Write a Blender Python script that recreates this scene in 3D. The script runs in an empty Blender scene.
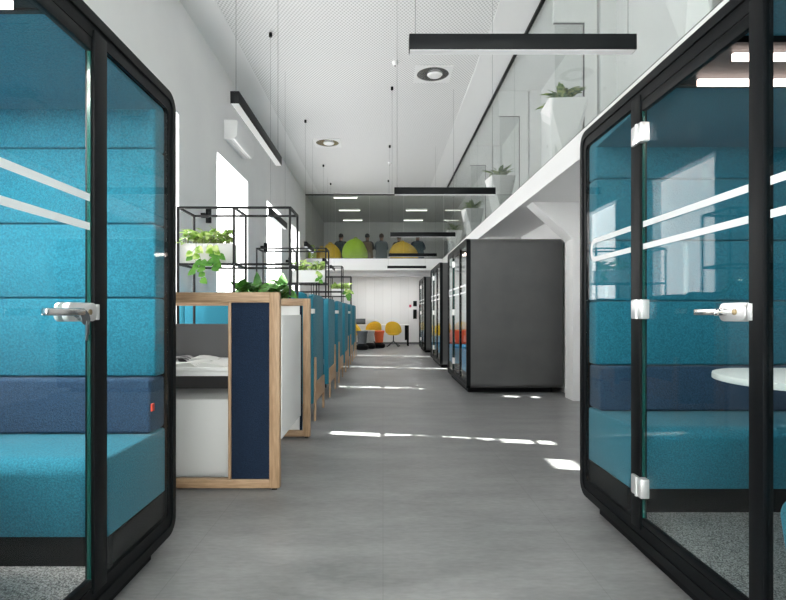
import bpy, bmesh, math, random
from mathutils import Vector, Matrix
C = bpy.context.scene
COL = C.collection
R = math.radians
PI = math.pi
rnd = random.Random(7)

# ------------------------------------------------------------------ camera, world, sun, exposure
cd = bpy.data.cameras.new('camera'); cam = bpy.data.objects.new('camera', cd); COL.objects.link(cam)
cam.location = (0, 0, 1.15); cam.rotation_euler = (R(90), 0, 0)
cd.sensor_width = 36; cd.lens = 24; cd.shift_x = 10/786; cd.shift_y = 13.5/786
cd.clip_start = 0.02; cd.clip_end = 200
C.camera = cam
C.view_settings.view_transform = 'Standard'; C.view_settings.look = 'None'
C.view_settings.gamma = 1; C.view_settings.use_curve_mapping = False
C.view_settings.exposure = 1.15

w = bpy.data.worlds.new('sky'); C.world = w; w.use_nodes = True
w.node_tree.nodes['Background'].inputs[0].default_value = (1.0, 0.975, 0.945, 1)
w.node_tree.nodes['Background'].inputs[1].default_value = 4.5

sl = bpy.data.lights.new('sun', 'SUN'); so = bpy.data.objects.new('sun', sl); COL.objects.link(so)
sl.energy = 26; sl.angle = R(0.5); sl.color = (1, 0.96, 0.9)
sd = Vector((1, -0.2, -0.72)).normalized()
so.rotation_euler = sd.to_track_quat('-Z', 'Y').to_euler(); so.location = (-8, 9, 8)

def area(name, loc, rot, sx, sy, e, portal=False, col=(1, 1, 1)):
    l = bpy.data.lights.new(name, 'AREA'); l.shape = 'RECTANGLE'; l.size = sx; l.size_y = sy
    l.energy = e; l.color = col
    o = bpy.data.objects.new(name, l); COL.objects.link(o); o.location = loc; o.rotation_euler = rot
    if portal: l.cycles.is_portal = True
    return o
area('daylight_portal', (0.1, -4.0, 2.5), (R(90), 0, R(180)), 4.8, 4.4, 1, portal=True)

# ------------------------------------------------------------------ helpers
class MB:
    def __init__(s): s.bm = bmesh.new()
    def _merge(s, b):
        me = bpy.data.meshes.new('tmp'); b.to_mesh(me); b.free(); s.bm.from_mesh(me); bpy.data.meshes.remove(me)
    def box(s, x0, x1, y0, y1, z0, z1, bev=0, seg=2, M=None):
        x0, x1 = sorted((x0, x1)); y0, y1 = sorted((y0, y1)); z0, z1 = sorted((z0, z1))
        b = bmesh.new(); bmesh.ops.create_cube(b, size=1)
        for v in b.verts:
            v.co = Vector(((x0+x1)/2+v.co.x*(x1-x0), (y0+y1)/2+v.co.y*(y1-y0), (z0+z1)/2+v.co.z*(z1-z0)))
        if bev:
            bev = min(bev, 0.49*min(x1-x0, y1-y0, z1-z0))
            bmesh.ops.bevel(b, geom=b.edges[:], offset=bev, segments=seg, profile=0.5, affect='EDGES')
        if M is not None: bmesh.ops.transform(b, matrix=M, verts=b.verts)
        s._merge(b); return s
    def prism(s, pts, axis, a0, a1, bev=0, seg=2):
        """pts: 2D polygon; axis 'x': pts are (y,z); 'y': (x,z); 'z': (x,y)"""
        a0, a1 = sorted((a0, a1)); b = bmesh.new()
        def P(p, a):
            return {'x': (a, p[0], p[1]), 'y': (p[0], a, p[1]), 'z': (p[0], p[1], a)}[axis]
        A = [b.verts.new(P(p, a0)) for p in pts]; B = [b.verts.new(P(p, a1)) for p in pts]
        n = len(pts)
        b.faces.new(A); b.faces.new(B)
        for i in range(n): b.faces.new((A[i], A[(i+1) % n], B[(i+1) % n], B[i]))
        bmesh.ops.recalc_face_normals(b, faces=b.faces)
        if bev:
            ed = [e for e in b.edges if (e.verts[0] in A) == (e.verts[1] in A)]
            bmesh.ops.bevel(b, geom=ed, offset=bev, segments=seg, profile=0.5, affect='EDGES')
        s._merge(b); return s
    def ring(s, outer, inner, a0, a1, axis='x'):
        b = bmesh.new()
        def P(p, a):
            return {'x': (a, p[0], p[1]), 'y': (p[0], a, p[1]), 'z': (p[0], p[1], a)}[axis]
        L = [[b.verts.new(P(p, a)) for p in pts] for pts in (outer, inner) for a in (a0, a1)]
        o0, o1, i0, i1 = L; n = len(outer)
        for i in range(n):
            j = (i+1) % n
            b.faces.new((o0[i], o0[j], o1[j], o1[i])); b.faces.new((i0[i], i0[j], i1[j], i1[i]))
            b.faces.new((o0[i], o0[j], i0[j], i0[i])); b.faces.new((o1[i], o1[j], i1[j], i1[i]))
        bmesh.ops.recalc_face_normals(b, faces=b.faces)
        s._merge(b); return s
    def tube(s, pts, r, n=8, r2=None):
        b = bmesh.new(); pts = [Vector(p) for p in pts]; rings = []
        for i, p in enumerate(pts):
            d = (pts[min(i+1, len(pts)-1)] - pts[max(i-1, 0)]).normalized()
            up = Vector((0, 0, 1)) if abs(d.z) < 0.9 else Vector((1, 0, 0))
            u = d.cross(up).normalized(); v = d.cross(u)
            rr = r if r2 is None else r + (r2-r)*i/(len(pts)-1)
            rings.append([b.verts.new(p + (u*math.cos(2*PI*k/n) + v*math.sin(2*PI*k/n))*rr) for k in range(n)])
        for a, c in zip(rings, rings[1:]):
            for k in range(n): b.faces.new((a[k], a[(k+1) % n], c[(k+1) % n], c[k]))
        b.faces.new(rings[0]); b.faces.new(rings[-1])
        bmesh.ops.recalc_face_normals(b, faces=b.faces)
        s._merge(b); return s
    def lathe(s, prof, c=(0, 0, 0), n=24, M=None):
        b = bmesh.new(); rings = []
        for r, z in prof:
            rings.append([b.verts.new((c[0]+r*math.cos(2*PI*k/n), c[1]+r*math.sin(2*PI*k/n), c[2]+z)) for k in range(n)])
        for a, d in zip(rings, rings[1:]):
            for k in range(n): b.faces.new((a[k], a[(k+1) % n], d[(k+1) % n], d[k]))
        b.faces.new(rings[0]); b.faces.new(rings[-1])
        bmesh.ops.recalc_face_normals(b, faces=b.faces)
        if M is not None: bmesh.ops.transform(b, matrix=M, verts=b.verts)
        s._merge(b); return s
    def leaf(s, p, d, up, L, W, bend=0.3):
        d = Vector(d).normalized(); side = d.cross(Vector(up)).normalized()
        if side.length < .1: side = Vector((1, 0, 0))
        nrm = side.cross(d).normalized(); p = Vector(p)
        prof = [(0, .08), (.18, .85), (.4, 1.0), (.7, .65), (1, .03)]
        prev = None
        for t, wd in prof:
            cpt = p + d*L*t - nrm*bend*L*t*t
            row = [s.bm.verts.new(cpt + side*W*.5*wd*k - nrm*(-.12*W*wd*abs(k))) for k in (-1, 0, 1)]
            if prev:
                for k in (0, 1): s.bm.faces.new((prev[k], prev[k+1], row[k+1], row[k]))
            prev = row
        return s
    def build(s, name, mat, parent=None, loc=None, smooth=True):
        me = bpy.data.meshes.new(name); s.bm.to_mesh(me); s.bm.free()
        for m in (mat if isinstance(mat, (list, tuple)) else [mat]): me.materials.append(m)
        if smooth:
            for p in me.polygons: p.use_smooth = True
            me.set_sharp_from_angle(angle=R(35))
        o = bpy.data.objects.new(name, me); COL.objects.link(o)
        if parent: o.parent = parent
        if loc: o.location = loc
        return o

def tag(o, label=None, cat=None, group=None, kind=None):
    if label: o['label'] = label
    if cat: o['category'] = cat
    if group: o['group'] = group
    if kind: o['kind'] = kind
    return o
def thing(name, label, cat, loc=(0, 0, 0), rz=0, group=None):
    o = bpy.data.objects.new(name, None); COL.objects.link(o); o.location = loc; o.rotation_euler = (0, 0, rz)
    o.empty_display_size = .1
    return tag(o, label, cat, group)
def struct(name, mb, mat, parent=None, smooth=False):
    o = mb.build(name, mat, parent, smooth=smooth)
    if not parent: o['kind'] = 'structure'
    return o
def dup(o, loc, label=None, rz=None, parent=None):
    def cp(x, par):
        c = x.copy(); COL.objects.link(c); c.parent = par
        for ch in list(x.children): cp(ch, c)
        return c
    kids = list(o.children)
    r = o.copy(); COL.objects.link(r); r.location = loc
    if rz is not None: r.rotation_euler = (0, 0, rz)
    for k in kids: cp(k, r)
    if label: r['label'] = label
    return r
def rrect(y0, y1, z0, z1, r, n=8):
    pts = []
    for cx, cz, a0 in ((y1-r, z1-r, 0), (y0+r, z1-r, 90), (y0+r, z0+r, 180), (y1-r, z0+r, 270)):
        for k in range(n+1):
            a = R(a0 + 90*k/n); pts.append((cx+r*math.cos(a), cz+r*math.sin(a)))
    return pts

# ------------------------------------------------------------------ materials
def mat(name, col, rough=.5, metal=0, emit=None, es=0, spec=None, sheen=0):
    m = bpy.data.materials.new(name); m.use_nodes = True; b = m.node_tree.nodes['Principled BSDF']
    b.inputs['Base Color'].default_value = (*col, 1); b.inputs['Roughness'].default_value = rough
    b.inputs['Metallic'].default_value = metal
    if spec is not None: b.inputs['Specular IOR Level'].default_value = spec
    if sheen: b.inputs['Sheen Weight'].default_value = sheen
    if emit: b.inputs['Emission Color'].default_value = (*emit, 1); b.inputs['Emission Strength'].default_value = es
    return m
def noisy(name, c1, c2, scale, rough=.5, bump=0, bscale=None, detail=4, stretch=None, lo=.35, hi=.65, sheen=0, spec=None, metal=0):
    m = mat(name, c1, rough, metal, spec=spec, sheen=sheen); nt = m.node_tree; N = nt.nodes; Lk = nt.links
    b = N['Principled BSDF']; tc = N.new('ShaderNodeTexCoord'); mp = N.new('ShaderNodeMapping')
    Lk.new(tc.outputs['Object'], mp.inputs[0])
    if stretch: mp.inputs['Scale'].default_value = stretch
    nz = N.new('ShaderNodeTexNoise'); nz.inputs['Scale'].default_value = scale; nz.inputs['Detail'].default_value = detail
    Lk.new(mp.outputs[0], nz.inputs['Vector'])
    cr = N.new('ShaderNodeValToRGB'); cr.color_ramp.elements[0].position = lo; cr.color_ramp.elements[1].position = hi
    cr.color_ramp.elements[0].color = (*c1, 1); cr.color_ramp.elements[1].color = (*c2, 1)
    Lk.new(nz.outputs['Fac'], cr.inputs[0]); Lk.new(cr.outputs[0], b.inputs['Base Color'])
    if bump:
        bn = N.new('ShaderNodeBump'); bn.inputs['Strength'].default_value = bump; bn.inputs['Distance'].default_value = .01
        if bscale:
            n2 = N.new('ShaderNodeTexNoise'); n2.inputs['Scale'].default_value = bscale; Lk.new(tc.outputs['Object'], n2.inputs['Vector'])
            Lk.new(n2.outputs['Fac'], bn.inputs['Height'])
        else: Lk.new(nz.outputs['Fac'], bn.inputs['Height'])
        Lk.new(bn.outputs[0], b.inputs['Normal'])
    return m
def glass(name, tint=(.93, .98, .97), refl=1.0):
    m = bpy.data.materials.new(name); m.use_nodes = True; nt = m.node_tree; N = nt.nodes; Lk = nt.links; N.clear()
    out = N.new('ShaderNodeOutputMaterial'); mx = N.new('ShaderNodeMixShader'); tr = N.new('ShaderNodeBsdfTransparent')
    gl = N.new('ShaderNodeBsdfGlossy'); gl.inputs['Roughness'].default_value = 0.0; tr.inputs[0].default_value = (*tint, 1)
    lw = N.new('ShaderNodeLayerWeight'); lw.inputs[0].default_value = .5
    p = N.new('ShaderNodeMath'); p.operation = 'POWER'; p.inputs[1].default_value = 5
    q = N.new('ShaderNodeMath'); q.operation = 'MULTIPLY_ADD'; q.inputs[1].default_value = .96*refl; q.inputs[2].default_value = .04*refl
    Lk.new(lw.outputs['Facing'], p.inputs[0]); Lk.new(p.outputs[0], q.inputs[0]); Lk.new(q.outputs[0], mx.inputs[0])
    Lk.new(tr.outputs[0], mx.inputs[1]); Lk.new(gl.outputs[0], mx.inputs[2]); Lk.new(mx.outputs[0], out.inputs[0])
    return m

WHITE = mat('white_paint', (.80, .80, .80), .6)
CEILW = mat('ceiling_white', (.82, .82, .82), .7)
WALLW = noisy('plaster', (.76, .76, .765), (.80, .80, .80), 1.2, .7)
TEAL = noisy('teal_felt', (.003, .125, .198), (.013, .215, .31), 150, .9, .35, sheen=.15, detail=2)
TEALD = noisy('petrol_felt', (.008, .13, .19), (.015, .19, .27), 200, .9, .3, sheen=.1, detail=2)
NAVY = noisy('navy_felt', (.008, .032, .075), (.024, .070, .14), 150, .9, .35, sheen=.1, detail=2)
NAVYD = noisy('dark_navy_felt', (.002, .010, .032), (.006, .022, .055), 200, .95, .3, detail=2)
BLACK = mat('black_metal', (.004, .005, .006), .45, spec=.12)
RACKM = mat('rack_black', (.010, .010, .011), .5, spec=.3)
DARKP = mat('dark_base', (.004, .004, .005), .6, spec=.12)
SHELL = noisy('graphite_laminate', (.075, .075, .077), (.088, .088, .09), 3, .36)
OAK = noisy('oak', (.36, .22, .12), (.50, .33, .20), 6, .5, .05, stretch=(14, 14, 1.2))
OAKH = noisy('oak_side', (.36, .22, .12), (.50, .33, .20), 6, .5, .05, stretch=(1.2, 14, 14))
LAMINW = mat('white_laminate', (.84, .84, .83), .4)
GREYP = mat('grey_panel', (.14, .14, .145), .6)
CARPET = noisy('carpet', (.10, .10, .10), (.46, .45, .45), 170, 1, .6, detail=2, lo=.38, hi=.62)
GLASS = glass('clear_glass', (.95, .98, .975), .45)
GLASSM = glass('railing_glass', (.94, .955, .95), .5)
GLASSB = glass('tinted_glass', (.84, .86, .85), .5)
DECAL = mat('white_film', (.80, .82, .83), .6)
CHROME = mat('chrome', (.75, .75, .74), .22, 1)
ALU = mat('silver', (.72, .72, .72), .35, .6)
DARKMET = mat('dark_metal', (.10, .11, .12), .35, .8)
LED = mat('led', (1, 1, 1), .5, emit=(1, .74, .66), es=4)
DIFF = mat('diffuser', (.8, .8, .8), .5, emit=(1, 1, 1), es=.12)
RED = mat('red_tag', (.7, .06, .03), .6)
YEL = noisy('yellow_fabric', (.80, .47, .02), (.90, .60, .06), 40, .8)
LIME = noisy('lime_fabric', (.38, .62, .01), (.50, .76, .04), 30, .8)
ORG = mat('orange_fabric', (.75, .13, .04), .6)
SKIN = mat('skin', (.45, .27, .19), .6)

def grid_mat():
    m = mat('perforated_ceiling', (.8, .8, .8), .7); nt = m.node_tree; N = nt.nodes; Lk = nt.links
    tc = N.new('ShaderNodeTexCoord'); sp = N.new('ShaderNodeSeparateXYZ'); Lk.new(tc.outputs['Object'], sp.inputs[0])
    outs = []
    for i, f in ((0, 2*PI/.048), (1, 2*PI/.07)):
        a = N.new('ShaderNodeMath'); a.operation = 'MULTIPLY'; a.inputs[1].default_value = f; Lk.new(sp.outputs[i], a.inputs[0])
        outs.append(a)
    s1 = N.new('ShaderNodeMath'); s1.operation = 'ADD'; Lk.new(outs[0].outputs[0], s1.inputs[0]); Lk.new(outs[1].outputs[0], s1.inputs[1])
    s2 = N.new('ShaderNodeMath'); s2.operation = 'SUBTRACT'; Lk.new(outs[0].outputs[0], s2.inputs[0]); Lk.new(outs[1].outputs[0], s2.inputs[1])
    c = []
    for s_ in (s1, s2):
        k = N.new('ShaderNodeMath'); k.operation = 'COSINE'; Lk.new(s_.outputs[0], k.inputs[0]); c.append(k)
    mu = N.new('ShaderNodeMath'); mu.operation = 'ADD'; Lk.new(c[0].outputs[0], mu.inputs[0]); Lk.new(c[1].outputs[0], mu.inputs[1])
    cr = N.new('ShaderNodeValToRGB'); mr = N.new('ShaderNodeMapRange'); mr.inputs[1].default_value = -2; mr.inputs[2].default_value = 2
    Lk.new(mu.outputs[0], mr.inputs[0]); Lk.new(mr.outputs[0], cr.inputs[0])
    cr.color_ramp.elements[0].position = .35; cr.color_ramp.elements[0].color = (.85, .85, .85, 1)
    cr.color_ramp.elements[1].position = .9; cr.color_ramp.elements[1].color = (.48, .48, .48, 1)
    Lk.new(cr.outputs[0], N['Principled BSDF'].inputs['Base Color'])
    return m
MESHC = grid_mat()

def floor_mat():
    m = mat('grey_vinyl', (.2, .2, .2), .38, spec=.45); nt = m.node_tree; N = nt.nodes; Lk = nt.links
    tc = N.new('ShaderNodeTexCoord'); b = N['Principled BSDF']
    n1 = N.new('ShaderNodeTexNoise'); n1.inputs['Scale'].default_value = 2.3; n1.inputs['Detail'].default_value = 9; n1.inputs['Roughness'].default_value = .65
    n2 = N.new('ShaderNodeTexNoise'); n2.inputs['Scale'].default_value = 34; n2.inputs['Detail'].default_value = 5
    mp = N.new('ShaderNodeMapping'); mp.inputs['Scale'].default_value = (.6, 1.6, 1)
    Lk.new(tc.outputs['Object'], mp.inputs[0]); Lk.new(mp.outputs[0], n1.inputs['Vector']); Lk.new(mp.outputs[0], n2.inputs['Vector'])
    mx = N.new('ShaderNodeMath'); mx.operation = 'MULTIPLY_ADD'; mx.inputs[1].default_value = .35; Lk.new(n2.outputs['Fac'], mx.inputs[0]); Lk.new(n1.outputs['Fac'], mx.inputs[2])
    cr = N.new('ShaderNodeValToRGB'); cr.color_ramp.elements[0].position = .48; cr.color_ramp.elements[1].position = .86
    cr.color_ramp.elements[0].color = (.168, .169, .170, 1); cr.color_ramp.elements[1].color = (.292, .292, .292, 1)
    Lk.new(mx.outputs[0], cr.inputs[0])
    br = N.new('ShaderNodeTexBrick'); br.inputs['Scale'].default_value = 1; br.inputs['Brick Width'].default_value = .92; br.inputs['Row Height'].default_value = .92
    br.offset = 0; br.inputs['Mortar Size'].default_value = .002; br.inputs['Mortar Smooth'].default_value = .3
    br.inputs['Color1'].default_value = (1, 1, 1, 1); br.inputs['Color2'].default_value = (.96, .96, .96, 1); br.inputs['Mortar'].default_value = (.78, .78, .78, 1)
    Lk.new(tc.outputs['Object'], br.inputs['Vector'])
    mu = N.new('ShaderNodeMix'); mu.data_type = 'RGBA'; mu.blend_type = 'MULTIPLY'; mu.inputs[0].default_value = 1
    Lk.new(cr.outputs[0], mu.inputs[6]); Lk.new(br.outputs[0], mu.inputs[7]); Lk.new(mu.outputs[2], b.inputs['Base Color'])
    rr = N.new('ShaderNodeMapRange'); rr.inputs[3].default_value = .3; rr.inputs[4].default_value = .5
    Lk.new(n1.outputs['Fac'], rr.inputs[0]); Lk.new(rr.outputs[0], b.inputs['Roughness'])
    return m
FLOOR = floor_mat()
WINGLOW = mat('window_glow', (.9, .9, .9), .8, emit=(1, .985, .965), es=3.0)  # added glowing sheet that stands in for daylight at the plain windows

# ------------------------------------------------------------------ room shell
WL, WR, CH, YB, YM, YE = -2.43, 2.65, 4.89, -4.0, 16.4, 21.5   # left wall, right wall, ceiling, back, mezzanine edge, far wall
YF = 19.6; MZ = 2.87; XE = 1.87
struct('floor', MB().box(WL-.3, WR+.3, YB-.3, YE+.2, -.12, 0), FLOOR)

def holed(mb, x0, x1, ya, yb, za, zb, holes):
    ys = sorted({ya, yb, *[h[0] for h in holes], *[h[1] for h in holes]}); zs = sorted({za, zb, *[h[2] for h in holes], *[h[3] for h in holes]})
    ys = [y for y in ys if ya <= y <= yb]; zs = [z for z in zs if za <= z <= zb]
    for y0, y1 in zip(ys, ys[1:]):
        run = None
        for z0, z1 in zip(zs, zs[1:]):
            cy, cz = (y0+y1)/2, (z0+z1)/2
            if any(h[0] < cy < h[1] and h[2] < cz < h[3] for h in holes):
                if run: mb.box(x0, x1, y0, y1, *run); run = None
            else: run = (run[0], z1) if run else (z0, z1)
        if run: mb.box(x0, x1, y0, y1, *run)
    return mb
WINS = [(4.45, 6.24), (7.67, 9.43), (10.95, 12.55), (13.8, 15.3), (-2.8, -.6)]  # the last window is unseen, added to light the near end
WZ = (.9, 3.52)
SUN_SLITS = {0: [(5.41, 5.54, 1.5, 2.95), (4.66, 4.92, 2.79, 2.92)], 1: [(8.08, 8.20, 3.08, 3.47), (8.60, 8.73, 1.3, 2.30)], 2: [(11.66, 11.78, 1.2, 2.9)], 3: [(14.72, 14.85, 1.2, 3.2)], 4: []}  # gaps cut in the added sheets to shape the sun into floor streaks
wl = holed(MB(), WL-.32, WL, YB, YE, 0, CH, [(a, b, *WZ) for a, b in WINS])
wall_left = struct('wall_left', wl, WALLW)
for i, (a, b) in enumerate(WINS):
    f = MB(); X0 = WL-.17
    for y0, y1 in ((a, a+.05), (b-.05, b)): f.box(X0-.05, X0+.01, y0, y1, *WZ)
    for z0, z1 in ((WZ[0], WZ[0]+.05), (WZ[1]-.05, WZ[1])): f.box(X0-.05, X0+.01, a+.05, b-.05, z0, z1)
    fo = struct('window_%d' % (i+1), f, WHITE)
    MB().box(X0-.035, X0-.03, a+.05, b-.05, WZ[0]+.05, WZ[1]-.05).build('pane', GLASS, fo, smooth=False)
    holed(MB(), X0+.015, X0+.018, a+.005, b-.005, WZ[0]+.005, WZ[1]-.005, SUN_SLITS[i]).build('glow_sheet', WINGLOW, fo, smooth=False)  # added sheet: glows as daylight, stops the sun except at the gaps
    MB().box(WL-.15, WL+.02, a-.02, b+.02, WZ[0]-.03, WZ[0]).build('sill', WHITE, fo, smooth=False)

struct('wall_right', MB().box(WR, WR+.2, YB, YE, 0, CH), WALLW)
struct('wall_far', MB().box(WL, WR, YE, YE+.2, MZ-.36, CH), WALLW)
tilew = noisy('ribbed_white', (.74, .74, .74), (.78, .78, .78), 3, .5)
def ribs():
    m = mat('ribbed_wall', (.76, .76, .76), .5); nt = m.node_tree; N = nt.nodes; Lk = nt.links
    tc = N.new('ShaderNodeTexCoord'); br = N.new('ShaderNodeTexBrick'); mp = N.new('ShaderNodeMapping'); mp.inputs['Rotation'].default_value = (R(90), 0, 0)
    Lk.new(tc.outputs['Object'], mp.inputs[0]); Lk.new(mp.outputs[0], br.inputs['Vector'])
    br.offset = 0; br.inputs['Scale'].default_value = 1; br.inputs['Brick Width'].default_value = .32; br.inputs['Row Height'].default_value = 2.6; br.inputs['Mortar Size'].default_value = .005
    br.inputs['Color1'].default_value = (.76, .76, .76, 1); br.inputs['Color2'].default_value = (.72, .72, .72, 1); br.inputs['Mortar'].default_value = (.62, .62, .62, 1)
    Lk.new(br.outputs[0], N['Principled BSDF'].inputs['Base Color']); return m
struct('wall_end', MB().box(WL, WR, YF, YF+.15, 0, MZ-.36), ribs())
struct('baseboard_end', MB().box(WL, WR, YF-.02, YF, 0, .08), GREYP)
struct('baseboard_right', MB().box(WR-.015, WR, YB, YF-.02, 0, .09), WHITE)
# wall behind the camera; its big unseen window is added to light the room
holes = [(WL+.15, WR-.15, .4, 4.7)]
wb = MB()
for x0, x1, z0, z1 in ((WL, WR, 0, .4), (WL, WR, 4.7, CH), (WL, WL+.15, .4, 4.7), (WR-.15, WR, .4, 4.7)): wb.box(x0, x1, YB-.25, YB, z0, z1)
struct('wall_back', wb, WALLW)
fb = MB()
for x in (-2.25, -1.05, .1, 1.28, 2.45): fb.box(x-.03, x+.03, YB-.2, YB-.14, .4, 4.7)
for z in (.43, 2.6, 4.67): fb.box(WL+.15, WR-.15, YB-.195, YB-.145, z-.03, z+.03)
fo = struct('window_6', fb, BLACK)
MB().box(WL+.15, WR-.15, YB-.175, YB-.17, .4, 4.7).build('pane', GLASS, fo, smooth=False)

# ceiling : plain borders plus the perforated field
struct('ceiling', MB().box(WL-.3, WR+.2, YB-.2, YE+.2, CH+.03, CH+.15).box(WL, -2.01, YB, YE, CH, CH+.03).box(1.41, WR, YB, YE, CH, CH+.03).box(-2.01, 1.41, YM-.12, YE, CH, CH+.03), CEILW)
struct('trim_1', MB().box(-2.01, 1.41, YB, YM-.12, CH+.012, CH+.03), MESHC)
# mezzanine slab (right gallery and end gallery)
struct('trim_2', MB().box(XE, WR, YB, YM, MZ-.25, MZ).box(WL, WR, YM, YE, MZ-.36, MZ), WHITE)
# downstand behind the end fascia
struct('trim_3', MB().box(WL, WR, YM+1.1, YM+1.25, MZ-.46, MZ-.36).box(WL, WR, YM+.0, YM+.02, MZ-.37, MZ-.36), WHITE)
# glazing of the galleries, floor to ceiling
g = MB(); ch = MB()
ys = [YB, -1.4, 1.6, 4.6, 7.6, 10.6, 13.6, YM]
for a, b in zip(ys, ys[1:]): g.box(XE+.03, XE+.042, a+.004, b-.004, MZ+.01, CH-.01)
ch.box(XE+.015, XE+.055, YB, YM, MZ, MZ+.02).box(XE+.015, XE+.055, YB, YM, CH-.035, CH)
t4 = struct('window_7', ch, BLACK); g.build('pane', GLASSM, t4, smooth=False)
g = MB(); ch = MB()
xs = [WL, -1.5, -.42, .65, XE+.03]
for a, b in zip(xs, xs[1:]): g.box(a+.004, b-.004, YM+.04, YM+.052, MZ+.01, CH-.01)
ch.box(WL, XE, YM+.03, YM+.06, MZ, MZ+.012).box(WL, XE, YM+.03, YM+.06, CH-.03, CH)
t5 = struct('window_8', ch, DARKP); g.build('pane', GLASSB, t5, smooth=False)
# haunched frames under the gallery
for k, yy in enumerate((3.45, 6.9, 10.05, 13.5)):
    h = MB().prism([(WR, 0), (2.50, 0), (2.50, 2.13), (1.97, MZ-.25), (WR, MZ-.25)], 'y', yy, yy+.3)
    struct('trim_%d' % (4+k), h, WHITE)
# doorway frames on the gallery
for k, yy in enumerate((3.1, 5.97, 8.8, 11.7)):
    h = MB().box(2.30, 2.44, yy, yy+.08, MZ, CH).box(XE+.08, 2.30, yy, yy+.06, 4.47, CH-.002).box(2.46, WR, yy-.02, yy+.25, MZ, CH)
    o = struct('door_%d' % (k+1), h, WHITE)
    MB().box(2.288, 2.30, yy+.01, yy+.03, MZ, 4.47).box(XE+.08, 2.288, yy+.01, yy+.03, 4.458, 4.47).build('seal', GREYP, o, smooth=False)
    MB().box(XE+.1, 2.285, yy+.035, yy+.04, MZ, 4.455).build('pane', GLASSM, o, smooth=False)

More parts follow.
